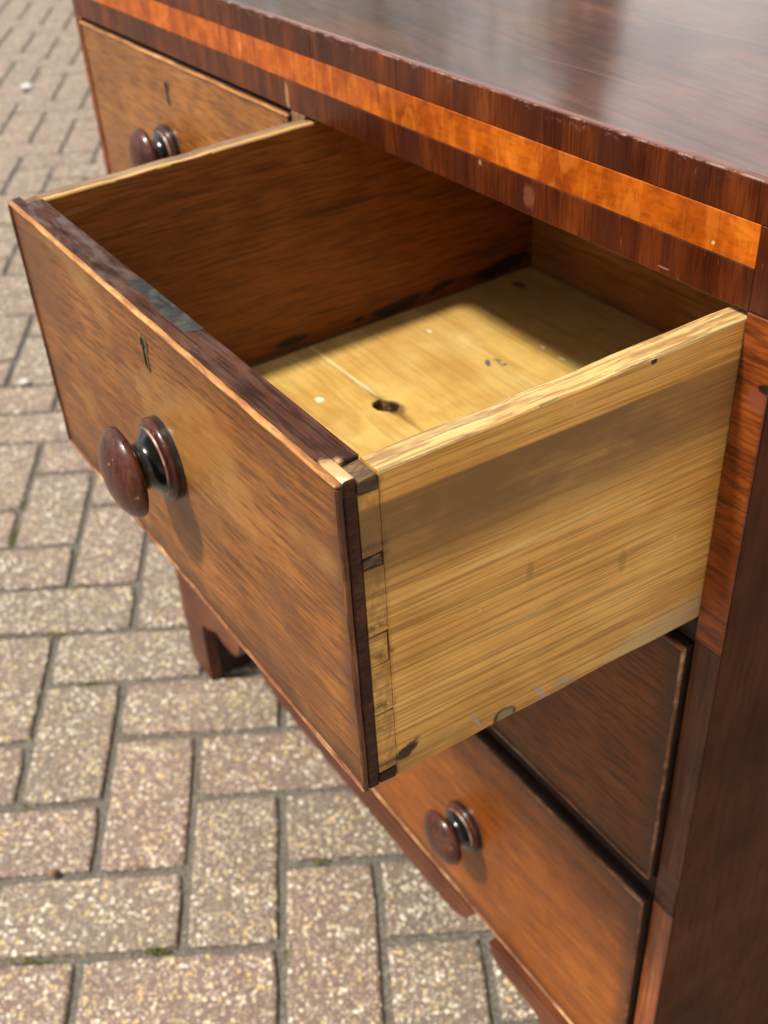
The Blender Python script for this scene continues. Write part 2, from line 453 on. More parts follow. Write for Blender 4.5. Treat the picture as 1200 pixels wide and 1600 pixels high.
INL = [(0.32, (0.1339, 0.0215, 0.0009)), (0.46, (0.2981, 0.0544, 0.0023)), (0.57, (0.4536, 0.097, 0.0042)), (0.72, (0.7114, 0.2038, 0.0195))]
M_inlay = wood('satinwood_inlay', 'x', INL, (50, 60), (90, 400), .14, 20, .6, .36, .1, .16, .12, (0, 0, 0), (0, 0, 0), 1.2, ex_inlay)

def ex_stile(nb, col):
    col = nb.mix(nb.math('MULTIPLY', nb.blob((-.004, 0, .7265), (.0055, .01, .0055), .5, 200, .5), .8), col, (.20, .055, .028))
    col = nb.mix(nb.blob((-.0015, 0, .7325), (.003, .01, .0022), .5, 200, .5), col, (.02, .008, .005))
    return scratches(nb, col, (.07, .018, .005), .55, (0, .05, 0), 3.3, (30, 60, 420), .62)
STI = [(0.3, (0.072, 0.0132, 0.003)), (0.46, (0.1584, 0.033, 0.0054)), (0.58, (0.2592, 0.063, 0.009)), (0.72, (0.3744, 0.114, 0.021))]
M_stile = wood('orange_stile_veneer', 'x', STI, (16, 120), (50, 700), .4, 22, .5, .40, .08, .18, .25, extra=ex_stile)
M_stiledk = wood('dark_stile_wood', 'z', [(.30, (.038, .011, .005)), (.46, (.08, .024, .009)), (.58, (.12, .040, .015)), (.72, (.20, .075, .032))], (5, 120), (20, 500), .35, 20, .5, .45, .05, .25, .2, spec=.25)
M_stilepu = wood('purple_stile_block', 'x', [(.30, (.045, .015, .009)), (.5, (.09, .032, .018)), (.72, (.17, .07, .04))], (10, 120), (40, 500), .35, 20, .5, .45, .05, .25, .2, spec=.25)
M_stilerd = wood('red_stile_wood', 'z', [(.30, (.11, .025, .008)), (.46, (.20, .050, .014)), (.58, (.29, .085, .023)), (.72, (.40, .15, .05))], (5, 120), (20, 500), .35, 20, .5, .36, .3, .25, .2)

def ex_panel(nb, col):
    col = scratches(nb, col, (.016, .009, .006), .5, (.5, 0, 0), 1.7, (160, 50, 120), .70)
    return scratches(nb, col, (.20, .09, .045), .6, (-.7, 0, 0), 6.1, (200, 14, 200), .73)
M_panel = wood('brown_side_panel', 'z', [(.30, (.042, .012, .005)), (.46, (.074, .022, .0085)), (.58, (.102, .032, .012)), (.74, (.15, .055, .022))], (3, 14), (20, 240), .15, 10, .7, .55, .0, .3, .15, extra=ex_panel, spec=.08)

def ex_top(nb, col):
    X, Y, Z = nb.sep()
    e = nb.math('ADD', Y, nb.math('MULTIPLY', nb.noise(nb.mapping((60, 200, 60)), 1, 4, .6), .004))
    col = nb.mix(nb.smooth(e, .002, .0065, .75, 0), col, (.26, .125, .095))
    # a long dent line and a nick
    return scratches(nb, col, (.20, .095, .06), .6, (0, 0, .5), 2.9, (5, 160, 160), .66)
M_top = wood('polished_top', 'x', [(.30, (.042, .010, .005)), (.46, (.095, .028, .013)), (.58, (.15, .052, .024)), (.74, (.25, .105, .052))], (5, 34), (16, 300), .3, 9, .5, .36, 1., .10, .2, (0, 0, .12), (1, 5, 2), .8, ex_top, .3, .2)
M_top.node_tree.nodes['Principled BSDF'].inputs['Coat IOR'].default_value = 1.8
M_top.node_tree.nodes['Principled BSDF'].inputs['IOR'].default_value = 1.5

M_apron = wood('red_apron', 'x', [(.30, (.045, .012, .006)), (.46, (.09, .024, .009)), (.58, (.145, .042, .013)), (.74, (.24, .08, .025))], (4, 50), (20, 400), .3, 9, .5, .45, .05, .3, .2, spec=.3)
M_rail = wood('shade_dark_rail', 'x', [(.30, (.008, .004, .003)), (.5, (.020, .008, .005)), (.72, (.05, .020, .010))], (4, 60), (20, 400), .3, 12, .5, .6, .0, .3, .2)  # near-black colour holds the shade of the gaps between drawers
M_divid = wood('divider_veneer', 'z', [(.30, (.10, .045, .028)), (.5, (.20, .095, .058)), (.72, (.36, .20, .12))], (6, 120), (20, 400), .3, 12, .5, .4, .2, .3, .2)
M_carc = wood('unfinished_carcase', 'y', [(.3, (.07, .033, .014)), (.5, (.14, .07, .03)), (.7, (.22, .12, .055))], (4, 60), (20, 400), .3, 12, .5, .65, 0, .3, .2)

def ex_knob(nb, col):
    d_ = nb.noise(nb.oc, 45, 4, .65)
    col = nb.mix(nb.smooth(d_, .55, .75, 0, .35), col, (.16, .085, .06))
    X, Y, Z = nb.sep()
    n = nb.noise(nb.oc, 260, 3, .6)
    col = nb.mix(nb.smooth(n, .66, .72, 0, .5), col, (.45, .26, .20))
    return col
M_knob = wood('turned_mahogany', 'z', [(.30, (.020, .005, .003)), (.46, (.046, .010, .006)), (.58, (.085, .020, .009)), (.74, (.17, .050, .016))], (18, 110), (60, 500), .35, 30, .4, .30, .25, .10, .08, extra=ex_knob, rough_var=.1)
nb = NB('ebonised_neck')
M_neck = nb.finish(nb.ramp(nb.noise(nb.oc, 90, 4, .6), [(.35, (.004, .004, .004)), (.62, (.011, .011, .010)), (.8, (.05, .035, .03))]), .24, .5, .15)
nb = NB('worn_bead_ring')
M_ring = nb.finish(nb.ramp(nb.noise(nb.oc, 160, 4, .6), [(.35, (.11, .05, .035)), (.65, (.42, .26, .19))]), .4, .2)
nb = NB('steel_lock_plate')
g = nb.noise(nb.oc, 120, 5, .6)
M_steel = nb.finish(nb.ramp(g, [(.32, (.016, .016, .015)), (.5, (.036, .036, .033)), (.72, (.085, .078, .066))]), nb.math('ADD', .5, nb.math('MULTIPLY', g, .25)), 0, .2, nb.bump(g, .2, .0005), .2)
nb.b.inputs['Metallic'].default_value = .1
nb = NB('brass_keyhole')
g = nb.noise(nb.oc, 300, 4, .6)
M_brass = nb.finish(nb.ramp(g, [(.35, (.10, .07, .04)), (.6, (.30, .23, .14)), (.75, (.5, .42, .30))]), .35)
nb.b.inputs['Metallic'].default_value = .7
nb = NB('keyhole_dark')
M_hole = nb.finish(nb.ramp(nb.noise(nb.oc, 200, 2, .5), [(.4, (.002, .002, .002)), (.7, (.01, .007, .005))]), .8)

# ------------------------------------------------------------------ mesh helpers
def box(bm, x0, x1, y0, y1, z0, z1, bev=0., seg=1, mi=0):
    vs = [bm.verts.new(p) for p in ((x0, y0, z0), (x1, y0, z0), (x1, y1, z0), (x0, y1, z0), (x0, y0, z1), (x1, y0, z1), (x1, y1, z1), (x0, y1, z1))]
    fs = [bm.faces.new([vs[i] for i in f]) for f in ((0, 3, 2, 1), (4, 5, 6, 7), (0, 1, 5, 4), (1, 2, 6, 5), (2, 3, 7, 6), (3, 0, 4, 7))]
    for f in fs:
        f.material_index = mi
    if bev:
        es = list({e for f in fs for e in f.edges})
        r = bmesh.ops.bevel(bm, geom=es, offset=bev, segments=seg, affect='EDGES', profile=.5)
        for f in r['faces']:
            f.material_index = mi
    return fs


def prism(bm, pts, plane, d0, d1, bev=0., seg=1):
    """extrude a 2-D outline; plane 'xz' -> depth along y, 'xy' -> depth along z, 'yz' -> along x"""
    def P(a, b, d):
        return {'xz': (a, d, b), 'xy': (a, b, d), 'yz': (d, a, b)}[plane]
    v0 = [bm.verts.new(P(a, b, d0)) for a, b in pts]
    v1 = [bm.verts.new(P(a, b, d1)) for a, b in pts]
    n = len(pts)
    fs = [bm.faces.new(v0), bm.faces.new(v1[::-1])]
    for i in range(n):
        fs.append(bm.faces.new((v0[(i + 1) % n], v0[i], v1[i], v1[(i + 1) % n])))
    bmesh.ops.recalc_face_normals(bm, faces=fs)
    if bev:
        es = list({e for f in fs[:2] for e in f.edges})
        bmesh.ops.bevel(bm, geom=es, offset=bev, segments=seg, affect='EDGES', profile=.5)
    return fs


def mesh_obj(name, bm, mats, parent, smooth=False, shear=None):
    if shear:
        for v in bm.verts:
            v.co.z += shear * v.co.y
    me = bpy.data.meshes.new(name)
    bmesh.ops.recalc_face_normals(bm, faces=bm.faces)
    bm.to_mesh(me)
    bm.free()
    for mt in (mats if isinstance(mats, (list, tuple)) else [mats]):
        me.materials.append(mt)
    if smooth:
        for p in me.polygons:
            p.use_smooth = True
    o = bpy.data.objects.new(name, me)
    C.objects.link(o)
    if parent is not None:
        o.parent = parent
        p = parent
        off = Vector((0, 0, 0))
        while p is not None:
            off += p.location
            p = p.parent
        o.location = -off                       # local coordinates = chest coordinates
    return o


def empty(name, loc, parent=None):
    o = bpy.data.objects.new(name, None)
    o.empty_display_size = .05
    C.objects.link(o)
    if parent is not None:
        o.parent = parent
        o.location = Vector(loc) - parent.location
    else:
        o.location = loc
    return o


def quick(name, b, mats, parent, bev=.0006, shear=None, seg=1):
    bm = bmesh.new()
    box(bm, *b, bev, seg)
    return mesh_obj(name, bm, mats, parent, shear=shear)

GX, GY, G0 = -.02122955, -.02379896, .01608642
def gz(x, y):
    return G0 + GX * x + GY * y

# ------------------------------------------------------------------ the chest
XL = -.7775
DEPTH = .43
chest = empty('chest_of_drawers', (-.389, .21, gz(-.389, .21)))
chest['label'] = 'antique mahogany chest of drawers with a banded frieze, its right short drawer pulled open'
chest['category'] = 'chest of drawers'

# carcase
T = .0164
for x0, x1 in ((-T, 0.), (XL, XL + T)):
    bm = bmesh.new()
    box(bm, x0, x1, .0012, DEPTH, .09, .7895, .0008)
    mesh_obj('side_panel', bm, M_panel, chest)
quick('back_panel', (XL + T + .0005, -T - .0005, DEPTH - .012, DEPTH - .0005, .10, .7890), M_carc, chest)
bm = bmesh.new()
box(bm, XL, 0, .0012, DEPTH, .7900, .8116, .0012, 2)
mesh_obj('top', bm, M_top, chest)
quick('frieze_rail', (XL + T + .0006, -T - .0006, .0016, .022, .7608, .7894), M_carc, chest)
quick('drawer_divider', (-.3915, -.3750, .0012, DEPTH - .0126, .6016, .7602), M_carc, chest)
quick('divider_veneer', (-.3918, -.3746, -.0003, .0011, .6016, .7600), M_divid, chest, .0003)
quick('rail', (XL + T + .0004, -T - .0004, .0004, .06, .5872, .6012), M_rail, chest)
quick('dust_board', (XL + T + .0004, -T - .0004, .0606, DEPTH - .0126, .5885, .6000), M_carc, chest)
quick('rail', (XL + T + .0004, -T - .0004, .0004, .06, .3850, .4018), M_rail, chest)
quick('dust_board', (XL + T + .0004, -T - .0004, .0606, DEPTH - .0126, .387, .400), M_carc, chest)
quick('rail', (XL + T + .0004, -T - .0004, .0004, .06, .1640, .1762), M_rail, chest)
quick('bottom_board', (XL + T + .0004, -T - .0004, .0606, DEPTH - .0126, .160, .172), M_carc, chest)

# frieze veneers, laid in lengths with hair joints
def lengths(x0, x1, cuts):
    xs = [x0] + cuts + [x1]
    return [(xs[i], xs[i + 1] - (.00004 if i < len(xs) - 2 else 0)) for i in range(len(xs) - 1)]
for x0, x1 in lengths(XL, -.0001, [-.66, -.548, -.462, -.36, -.268, -.182, -.092]):
    quick('upper_band', (x0, x1, -.0001 + random.uniform(-.0001, .0001), .0011, .7951, .8109), M_band, chest, .0004)
for x0, x1 in lengths(XL + T, -.0163, [-.47, -.288]):
    quick('inlay_band', (x0, x1, -.0001 + random.uniform(-.0001, .0001), .0011, .7779, .7949), M_inlay, chest, .0002)
for x0, x1 in lengths(XL + T, -.0164, [-.62, -.5, -.4085, -.30, -.205, -.11]):
    quick('lower_band', (x0, x1, -.0001 + random.uniform(-.0001, .0001), .0011, .7604, .7777), M_band, chest, .0003)
for x0, x1 in ((-.0161, -.0001), (XL, XL + T - .0003)):
    quick('corner_block', (x0, x1, -.0001, .0011, .7610, .7949), M_band, chest, .0003)
# facings on the front edge of the sides
quick('stile_veneer', (-.0162, -.0001, -.0006, .0011, .5905, .7606), M_stile, chest, .0004)
quick('stile_facing', (-.0162, -.0001, -.0002, .0011, .4186, .5902), M_stiledk, chest, .0003)
quick('stile_patch', (-.0160, -.0001, -.0004, .0011, .4066, .4183), M_stilepu, chest, .0004)
quick('stile_patch', (-.0162, -.0006, -.0002, .0011, .3816, .4060), M_stilepu, chest, .0008)
quick('stile_facing', (-.0162, -.0001, -.0004, .0011, .1750, .3812), M_stilerd, chest, .0005)
quick('stile_veneer', (XL, XL + T - .0002, -.0004, .0011, .5905, .7606), M_stile, chest, .0004)
quick('stile_facing', (XL, XL + T - .0002, -.0003, .0011, .1750, .5902), M_stiledk, chest, .0004)

# base: shaped apron and bracket feet
bm = bmesh.new()
prism(bm, [(-.577, .1745), (-.5725, .164), (-.5695, .155), (-.560, .150), (-.532, .1455), (-.44, .1442), (-.36, .1450), (-.28, .1455), (-.225, .1475), (-.208, .1515), (-.197, .159), (-.188, .1745)], 'xz', -.0105, .004, .0008)
mesh_obj('apron', bm, M_apron, chest)
def foot_profile(left):
    if left:
        return [(XL, .1750), (XL, gz(XL, 0) + .012), (XL + .008, gz(XL, 0)), (-.7235, gz(-.7235, 0)), (-.7200, .1225), (-.698, .1310), (-.6764, .1425), (-.656, .1395), (-.634, .1400), (-.624, .1435), (-.617, .152), (-.610, .163), (-.606, .1750)]
    return [(-.1605, .1750), (-.157, .1620), (-.149, .1570), (-.141, .1555), (-.127, .1560), (-.112, .1570), (-.1006, .1545), (-.0895, .1480), (-.075, .136), (-.0605, .125), (-.057, gz(-.057, 0)), (-.008, gz(0, 0)), (0, gz(0, 0) + .012), (0, .1750)]
for L in (True, False):
    bm = bmesh.new()
    prism(bm, foot_profile(L), 'xz', -.0150, .0010, .0010)
    x0, x1 = (XL, XL + .054) if L else (-.054, 0.)
    xa = (x0 + x1) / 2
    # side return of the bracket
    box(bm, x0 + .0005, x1 - .0015, .0012, .052, gz(xa, .03) + .0015, .0895, .001, 1, 1)
    mesh_obj('bracket_foot', bm, [M_apron, M_rail], chest)  # inner return takes the near-black colour, standing for shade inside the foot
for x0, x1 in ((XL, XL + .05), (-.05, 0.)):
    bm = bmesh.new()
    xa = (x0 + x1) / 2
    box(bm, x0, x1, DEPTH - .06, DEPTH - .001, gz(xa, DEPTH - .03), .0895, .001)
    mesh_obj('back_foot', bm, M_rail, chest)

# ------------------------------------------------------------------ knobs and keyholes
PROF = [(.0002, .0322, 0), (.006, .0319, 0), (.011, .0309, 0), (.016, .0291, 0), (.0202, .0264, 0), (.0226, .0236, 0), (.0231, .0219, 0), (.0225, .0203, 0), (.0200, .0191, 0), (.0160, .0185, 1), (.0132, .0180, 1),
        (.0120, .0168, 1), (.0114, .0152, 1), (.0114, .0136, 1), (.0122, .0116, 1), (.0142, .0096, 1), (.0163, .0083, 1), (.0170, .0078, 1), (.0172, .0074, 2), (.0175, .0070, 2), (.0177, .0066, 0), (.0186, .0066, 0), (.0200, .0060, 0), (.0210, .0047, 0), (.0213, .0034, 0), (.0207, .0024, 1), (.0211, .0014, 1), (.0211, .0, 1)]
def knob(parent, x, y, z, k=1., shear=None):
    bm = bmesh.new()
    N = 48
    rings = []
    for r, d, mi in PROF:
        rings.append([bm.verts.new((x + k * r * math.cos(2 * math.pi * i / N), y - k * d, z + k * r * math.sin(2 * math.pi * i / N))) for i in range(N)])
    for j in range(len(rings) - 1):
        for i in range(N):
            f = bm.faces.new((rings[j][i], rings[j][(i + 1) % N], rings[j + 1][(i + 1) % N], rings[j + 1][i]))
            f.material_index = PROF[j + 1][2]
    bm.faces.new(rings[0])
    return mesh_obj('knob', bm, [M_knob, M_neck, M_ring], parent, True, shear)


def keyhole_outline(s=1.):
    pts = []
    for i in range(11):
        a = math.radians(-55 + i * 29)
        pts.append((.0032 * s * math.cos(a), .0055 + .0034 * s * math.sin(a)))
    pts += [(-.0016 * s, .001), (-.0017 * s, -.005), (-.0012 * s, -.0075 - (s - 1) * .004), (.0012 * s, -.0075 - (s - 1) * .004), (.0017 * s, -.005), (.0016 * s, .001)]
    return pts
def keyhole(parent, x, y, z, shear=None):
    o1 = [(x + a, z + b) for a, b in keyhole_outline(1.28)]
    o2 = [(x + a, z + b) for a, b in keyhole_outline(.9)]
    bm = bmesh.new()
    # rim: ring between the two outlines
    n = len(o1)
    A = [bm.verts.new((p[0], y - .0005, p[1])) for p in o1]
    A2 = [bm.verts.new((p[0], y + .0004, p[1])) for p in o1]
    B = [bm.verts.new((p[0], y - .0007, p[1])) for p in o2]
    B2 = [bm.verts.new((p[0], y - .00005, p[1])) for p in o2]
    for i in range(n):
        j = (i + 1) % n
        bm.faces.new((A[i], A[j], B[j], B[i]))
        bm.faces.new((A2[i], A2[j], A[j], A[i]))
        bm.faces.new((B[i], B[j], B2[j], B2[i]))
    f = bm.faces.new(B2)
    f.material_index = 1
    return mesh_obj('keyhole', bm, [M_brass, M_hole], parent, False, shear)

def cock_bead(parent, x0, x1, z0, z1, yf, mats, th=.0018, depth=.0032, shear=None):
    """four rounded strips round a drawer front; mats = top, bottom, left, right"""
    def strip(b, mt):
        bm = bmesh.new()
        box(bm, *b, .0009, 2)
        for f in bm.faces:
            f.smooth = True
        # small wobble so the worn edge is not ruler straight
        bmesh.ops.subdivide_edges(bm, edges=[e for e in bm.edges if e.calc_length() > .05], cuts=24)
        for v in bm.verts:
            q = Vector((v.co.x * 60, 0, v.co.z * 60))
            v.co.y += .00022 * math.sin(q.x * 1.9 + q.z) * math.sin(q.x * .7 + q.z * 1.3 + 1)
            v.co.z += .00016 * math.sin(q.x * 1.3 + 2 + q.z)
        mesh_obj('cock_bead', bm, mt, parent, False, shear)
    strip((x0, x1, yf, yf + depth, z1 - th, z1), mats[0])
    strip((x0, x1, yf, yf + depth, z0, z0 + th), mats[1])
    strip((x0, x0 + th, yf + .0002, yf + depth, z0 + th + .0001, z1 - th - .0001), mats[2])
    strip((x1 - th, x1, yf + .0002, yf + depth, z0 + th + .0001, z1 - th - .0001), mats[3])

# ------------------------------------------------------------------ the pulled-out drawer
SH = .02478
d1 = empty('drawer', (-.198, -.19, .603), chest)
d1['label'] = 'pulled-out right short drawer with an empty honey-coloured inside'
X0, X1, Z0, Z1, Y0 = -.3802, -.0164, .6032, .7588, -.18975
YB = Y0 + .0034                                  # back of the bead
cock_bead(d1, X0, X1, Z0, Z1, Y0, (M_bead, M_beadr, M_beadd, M_beadd), shear=SH)
bm = bmesh.new()
box(bm, X0 + .0020, X1 - .0020, Y0 + .0014, YB - .0001, Z0 + .0020, Z1 - .0020, .0003)
mesh_obj('front_veneer', bm, M_front, d1, shear=SH)
YL, YI = -.1812, -.1722                          # lap line, inside face of the front
bm = bmesh.new()
box(bm, X0 + .0002, X1 - .0003, YB + .0001, YL, Z0 + .0002, Z1 - .0002, .0006)
box(bm, X0 + .0128, X1 - .0128, YL + .00005, YI, Z0 + .0004, Z1 - .0003, .0005)
for f in bm.faces:
    c = f.calc_center_median()
    if c.x > X1 - .0012 and c.y < YL + .0001:
        f.material_index = 1
mesh_obj('front_board', bm, [M_edge, M_end], d1, shear=SH)
# lock plate let into the top edge
bm = bmesh.new()
prism(bm, [(-.2275, -.1797), (-.2262, -.17235), (-.1565, -.17235), (-.1595, -.1805), (-.166, -.1806), (-.197, -.1799), (-.207, -.1783), (-.219, -.1797)], 'xy', Z1 - .0020, Z1 + .0000, .0002)
mesh_obj('lock_plate', bm, M_steel, d1, shear=SH)
quick('lock_bolt_slot', (-.2005, -.1835, -.17560, -.17460, Z1 - .0005, Z1 + .00012), M_hole, d1, 0, SH)

def side_board(x0, x1, outer_mat):
    bm = bmesh.new()
    ztop = Z1 - .0012
    box(bm, x0, x1, YI + .00003, .1850, Z0 + .0003, ztop)
    bmesh.ops.bevel(bm, geom=[e for e in bm.edges if abs(e.verts[0].co.y - e.verts[1].co.y) > .1], offset=.0012, segments=2, affect='EDGES', profile=.5)
    bmesh.ops.subdivide_edges(bm, edges=[e for e in bm.edges if abs(e.verts[0].co.y - e.verts[1].co.y) > .1], cuts=40)
    for v in bm.verts:
        if v.co.z > ztop - .0014 and -.165 < v.co.y < .18:
            v.co.z -= .0007 * max(0, math.sin(v.co.y * 95) * math.sin(v.co.y * 41 + 1) + .2)
        if v.co.z < Z0 + .002 and v.co.y > -.165:
            v.co.z += .0008 * max(0, math.sin(v.co.y * 63 + 2) * math.sin(v.co.y * 31))
    inner = x1 if x1 < -.2 else x0
    for f in bm.faces:
        c, n = f.calc_center_median(), f.normal
        f.material_index = 0
        if c.z > ztop - .0010:
            f.material_index = 2
        elif abs(c.x - inner) < .0006:
            f.material_index = 1
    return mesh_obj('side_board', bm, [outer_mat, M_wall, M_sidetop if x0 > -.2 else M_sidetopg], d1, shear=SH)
side_board(X1 - .0127, X1 - .0001, M_side)
side_board(X0 + .0001, X0 + .0127, M_side)
# dovetails on both sides: alternating pins of the front and tails of the side
for right in (True, False):
    xa, xb = (X1 - .0126, X1 - .0001) if right else (X0 + .0001, X0 + .0126)
    segs = [(.7568, .7512, 'pin'), (.7502, .7236, 'tail'), (.7228, .7182, 'pin'), (.7174, .6862, 'tail'), (.6852, .6709, 'tailpin'), (.6699, .6443, 'tail'), (.6433, .6106, 'tail'), (.6096, .6037, 'pin')]
    for zt, zb, k in segs:
        bm = bmesh.new()
        sl_ = .0006 if k == 'pin' else -.0002
        y1 = YI - {'pin': .00075, 'tailpin': .0008}.get(k, .00002)
        prism(bm, [(YL + .0003, zb + sl_), (y1, zb - sl_ * .3), (y1, zt + sl_ * .3), (YL + .0003, zt - sl_)], 'yz', xa + random.uniform(0, .0004), xb - (.0002 if k == 'pin' else random.uniform(0, .0003)), .0002)
        mesh_obj('dovetail_pin' if k == 'pin' else 'dovetail_tail', bm, {'pin': M_pin if zt > .62 else M_end, 'tail': M_side, 'tailpin': M_side}[k], d1, shear=SH)
# bottom of split boards with the knot hole
ZF = .6156
crack = [(-.3672, -.0170), (-.345, -.0168), (-.32, -.0164), (-.30, -.0172), (-.285, -.0178), (-.2755, -.0180)]
crack2 = [(-.2560, -.0180), (-.24, -.0186), (-.222, -.0182), (-.15, -.0186), (-.09, -.0182), (-.0294, -.0184)]
bite_f = [(-.2755, -.0190), (-.2745, -.0236), (-.2700, -.0262), (-.2640, -.0258), (-.2595, -.0222), (-.2560, -.0192)]
bite_b = [(-.2750, -.0164), (-.2705, -.0138), (-.2660, -.0102), (-.2625, -.0100), (-.2590, -.0138), (-.2562, -.0166)]
g_ = .00038
fr = [(-.3672, YI + .0003)] + [(x, y - g_) for x, y in crack] + bite_f + [(x, y - g_) for x, y in crack2] + [(-.0294, YI + .0003)]
bk = [(-.3672, .1716)] + [(x, y + g_) for x, y in crack] + bite_b + [(x, y + g_) for x, y in crack2] + [(-.0294, .1716)]
for pts in (fr, bk):
    bm = bmesh.new()
    prism(bm, pts, 'xy', ZF - .0085, ZF, .0003)
    mesh_obj('floor_board', bm, M_floor, d1, shear=SH)
quick('back_board', (X0 + .0130, X1 - .0130, .1720, .1835, Z0 + .0006, .7475), M_back, d1, .001, SH)
# glue line of crumbs in the back corner
knob(d1, -.1919, Y0 + .0014, .6791 + .0047, 1., SH)
keyhole(d1, -.1926, Y0 + .0014, .7334 + .0047, SH)

# ------------------------------------------------------------------ closed drawers
def closed_drawer(x0, x1, z0, z1, yf, mf, beads, label, knobs, key, depth=.38, kk=1.):
    d = empty('drawer', ((x0 + x1) / 2, yf, z0), chest)
    d['label'] = label
    cock_bead(d, x0, x1, z0, z1, yf, beads)
    bm = bmesh.new()
    box(bm, x0 + .0020, x1 - .0020, yf + .0014, yf + .0034, z0 + .0020, z1 - .0020, .0003)
    mesh_obj('front_veneer', bm, mf, d)
    quick('front_board', (x0 + .0002, x1 - .0002, yf + .0036, yf + .018, z0 + .0002, z1 - .0002), M_rail, d)
    for a, b in ((x0 + .0006, x0 + .0126), (x1 - .0126, x1 - .0006)):
        quick('side_board', (a, b, yf + .0182, depth, z0 + .0006, z1 - .002), M_side, d)
    quick('back_board', (x0 + .0128, x1 - .0128, depth - .012, depth - .0004, z0 + .012, z1 - .006), M_back, d)
    quick('floor_board', (x0 + .0128, x1 - .0128, yf + .0184, depth - .0124, z0 + .004, z0 + .011), M_carc, d)
    for x, z in knobs:
        knob(d, x, yf + .0014, z, kk)
    if key:
        keyhole(d, key[0], yf + .0014, key[1])
    return d
closed_drawer(-.7608, -.3924, .6032, .7578, -.0036, M_leftf, (M_bead, M_beadr, M_beadd, M_beadd), 'closed left short drawer', [(-.6010, .6865)], (-.588, .7325))
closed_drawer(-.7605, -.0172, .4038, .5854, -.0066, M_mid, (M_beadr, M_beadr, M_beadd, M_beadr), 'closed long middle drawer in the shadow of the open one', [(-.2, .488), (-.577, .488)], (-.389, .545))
closed_drawer(-.7605, -.0172, .1776, .3829, -.0084, M_lower, (M_beadr, M_beadr, M_beadd, M_beadr), 'closed long bottom drawer with its right knob in view', [(-.2008, .2732), (-.577, .2732)], (-.389, .335))

# ------------------------------------------------------------------ the paving
def paver_mat(name):
    nb = NB(name)
    oi = nb.t.nodes.new('ShaderNodeObjectInfo')
    rnd = oi.outputs['Random']
    off = nb.t.nodes.new('ShaderNodeVectorMath')
    off.operation = 'ADD'
    nb.link(nb.oc, off.inputs[0])
    cmb = nb.t.nodes.new('ShaderNodeCombineXYZ')
    nb.link(nb.math('MULTIPLY', rnd, 37.), cmb.inputs[0])
    nb.link(nb.math('MULTIPLY', rnd, 91.), cmb.inputs[1])
    nb.link(cmb.outputs[0], off.inputs[1])
    v = off.outputs[0]
    base = nb.ramp(nb.noise(v, 160, 5, .65), [(.3, (.052, .036, .029)), (.5, (.146, .101, .081)), (.7, (.285, .218, .18))])
    tint = nb.ramp(rnd, [(0., (.23, .138, .106)), (.2, (.165, .126, .092)), (.4, (.25, .142, .116)), (.6, (.19, .15, .11)), (.8, (.21, .128, .102)), (1., (.15, .115, .085))])
    col = nb.mix(.50, base, tint)
    hs = []
    def chips(scale, lo, r0, r1, pal, amt):
        vo = nb.t.nodes.new('ShaderNodeTexVoronoi')
        vo.feature = 'F1'
        vo.inputs['Scale'].default_value = scale
        vo.inputs['Randomness'].default_value = .95
        dv = nb.t.nodes.new('ShaderNodeVectorMath')
        dv.operation = 'ADD'
        nn = nb.t.nodes.new('ShaderNodeTexNoise')
        nn.inputs['Scale'].default_value = scale * 1.6
        nb.link(v, nn.inputs['Vector'])
        sc = nb.t.nodes.new('ShaderNodeVectorMath')
        sc.operation = 'SCALE'
        nb.link(nn.outputs['Color'], sc.inputs[0])
        sc.inputs['Scale'].default_value = .75 / scale
        nb.link(v, dv.inputs[0])
        nb.link(sc.outputs[0], dv.inputs[1])
        nb.link(dv.outputs[0], vo.inputs['Vector'])
        sp = nb.t.nodes.new('ShaderNodeSeparateColor')
        nb.link(vo.outputs['Color'], sp.inputs[0])
        pick = nb.smooth(sp.outputs[0], lo, lo + .02)
        rad = nb.math('ADD', r0, nb.math('MULTIPLY', sp.outputs[1], r1))
        inside = nb.smooth(nb.math('SUBTRACT', rad, vo.outputs['Distance']), 0., .06)
        mk = nb.math('MULTIPLY', pick, inside)
        pc = nb.ramp(sp.outputs[2], pal)
        hs.append(mk)
        return nb.math('MULTIPLY', mk, amt), pc
    mk, pc = chips(380, .28, .26, .32, [(0, (.10, .075, .06)), (.3, (.40, .30, .20)), (.6, (.66, .55, .40)), (1, (.80, .74, .63))], .85)
    col = nb.mix(mk, col, pc)
    mk, pc = chips(215, .44, .20, .40, [(0, (.70, .62, .46)), (.3, (.84, .80, .68)), (.52, (.60, .42, .16)), (.66, (.70, .52, .22)), (.8, (.42, .36, .28)), (1, (.90, .88, .82))], .95)
    col = nb.mix(mk, col, pc)
    big = nb.noise(nb.oc, 16, 4, .6)
    col = nb.mix(nb.smooth(big, .5, .70, 0, .5), col, (.17, .13, .10))
    st = nb.noise(nb.mapping((1, 1, 1), (0, 0, 0), (0, 0, 0), v), 34, 5, .7)
    col = nb.mix(nb.smooth(st, .60, .70, 0, .5), col, (.11, .085, .065))
    h = nb.math('ADD', nb.math('MULTIPLY', hs[1], .6), nb.math('MULTIPLY', nb.noise(v, 260, 4, .65), .7))
    n = nb.bump(h, .75, .0018)
    rgh = nb.math('SUBTRACT', .68, nb.math('MULTIPLY', hs[1], .34))
    return nb.finish(col, rgh, 0, .2, n, .8)
M_paver = paver_mat('exposed_aggregate_paver')
nb = NB('joint_sand')
jn = nb.noise(nb.oc, 420, 4, .65)
jb = nb.noise(nb.oc, 7, 4, .6)
jc = nb.ramp(jn, [(.3, (.055, .049, .043)), (.5, (.135, .122, .106)), (.68, (.33, .30, .25))])
jc = nb.mix(nb.smooth(jb, .58, .7, 0, .4), jc, (.12, .115, .06))
M_joint = nb.finish(jc, .9, 0, .2, nb.bump(jn, .8, .002), .2)
nb = NB('far_strip_grey')
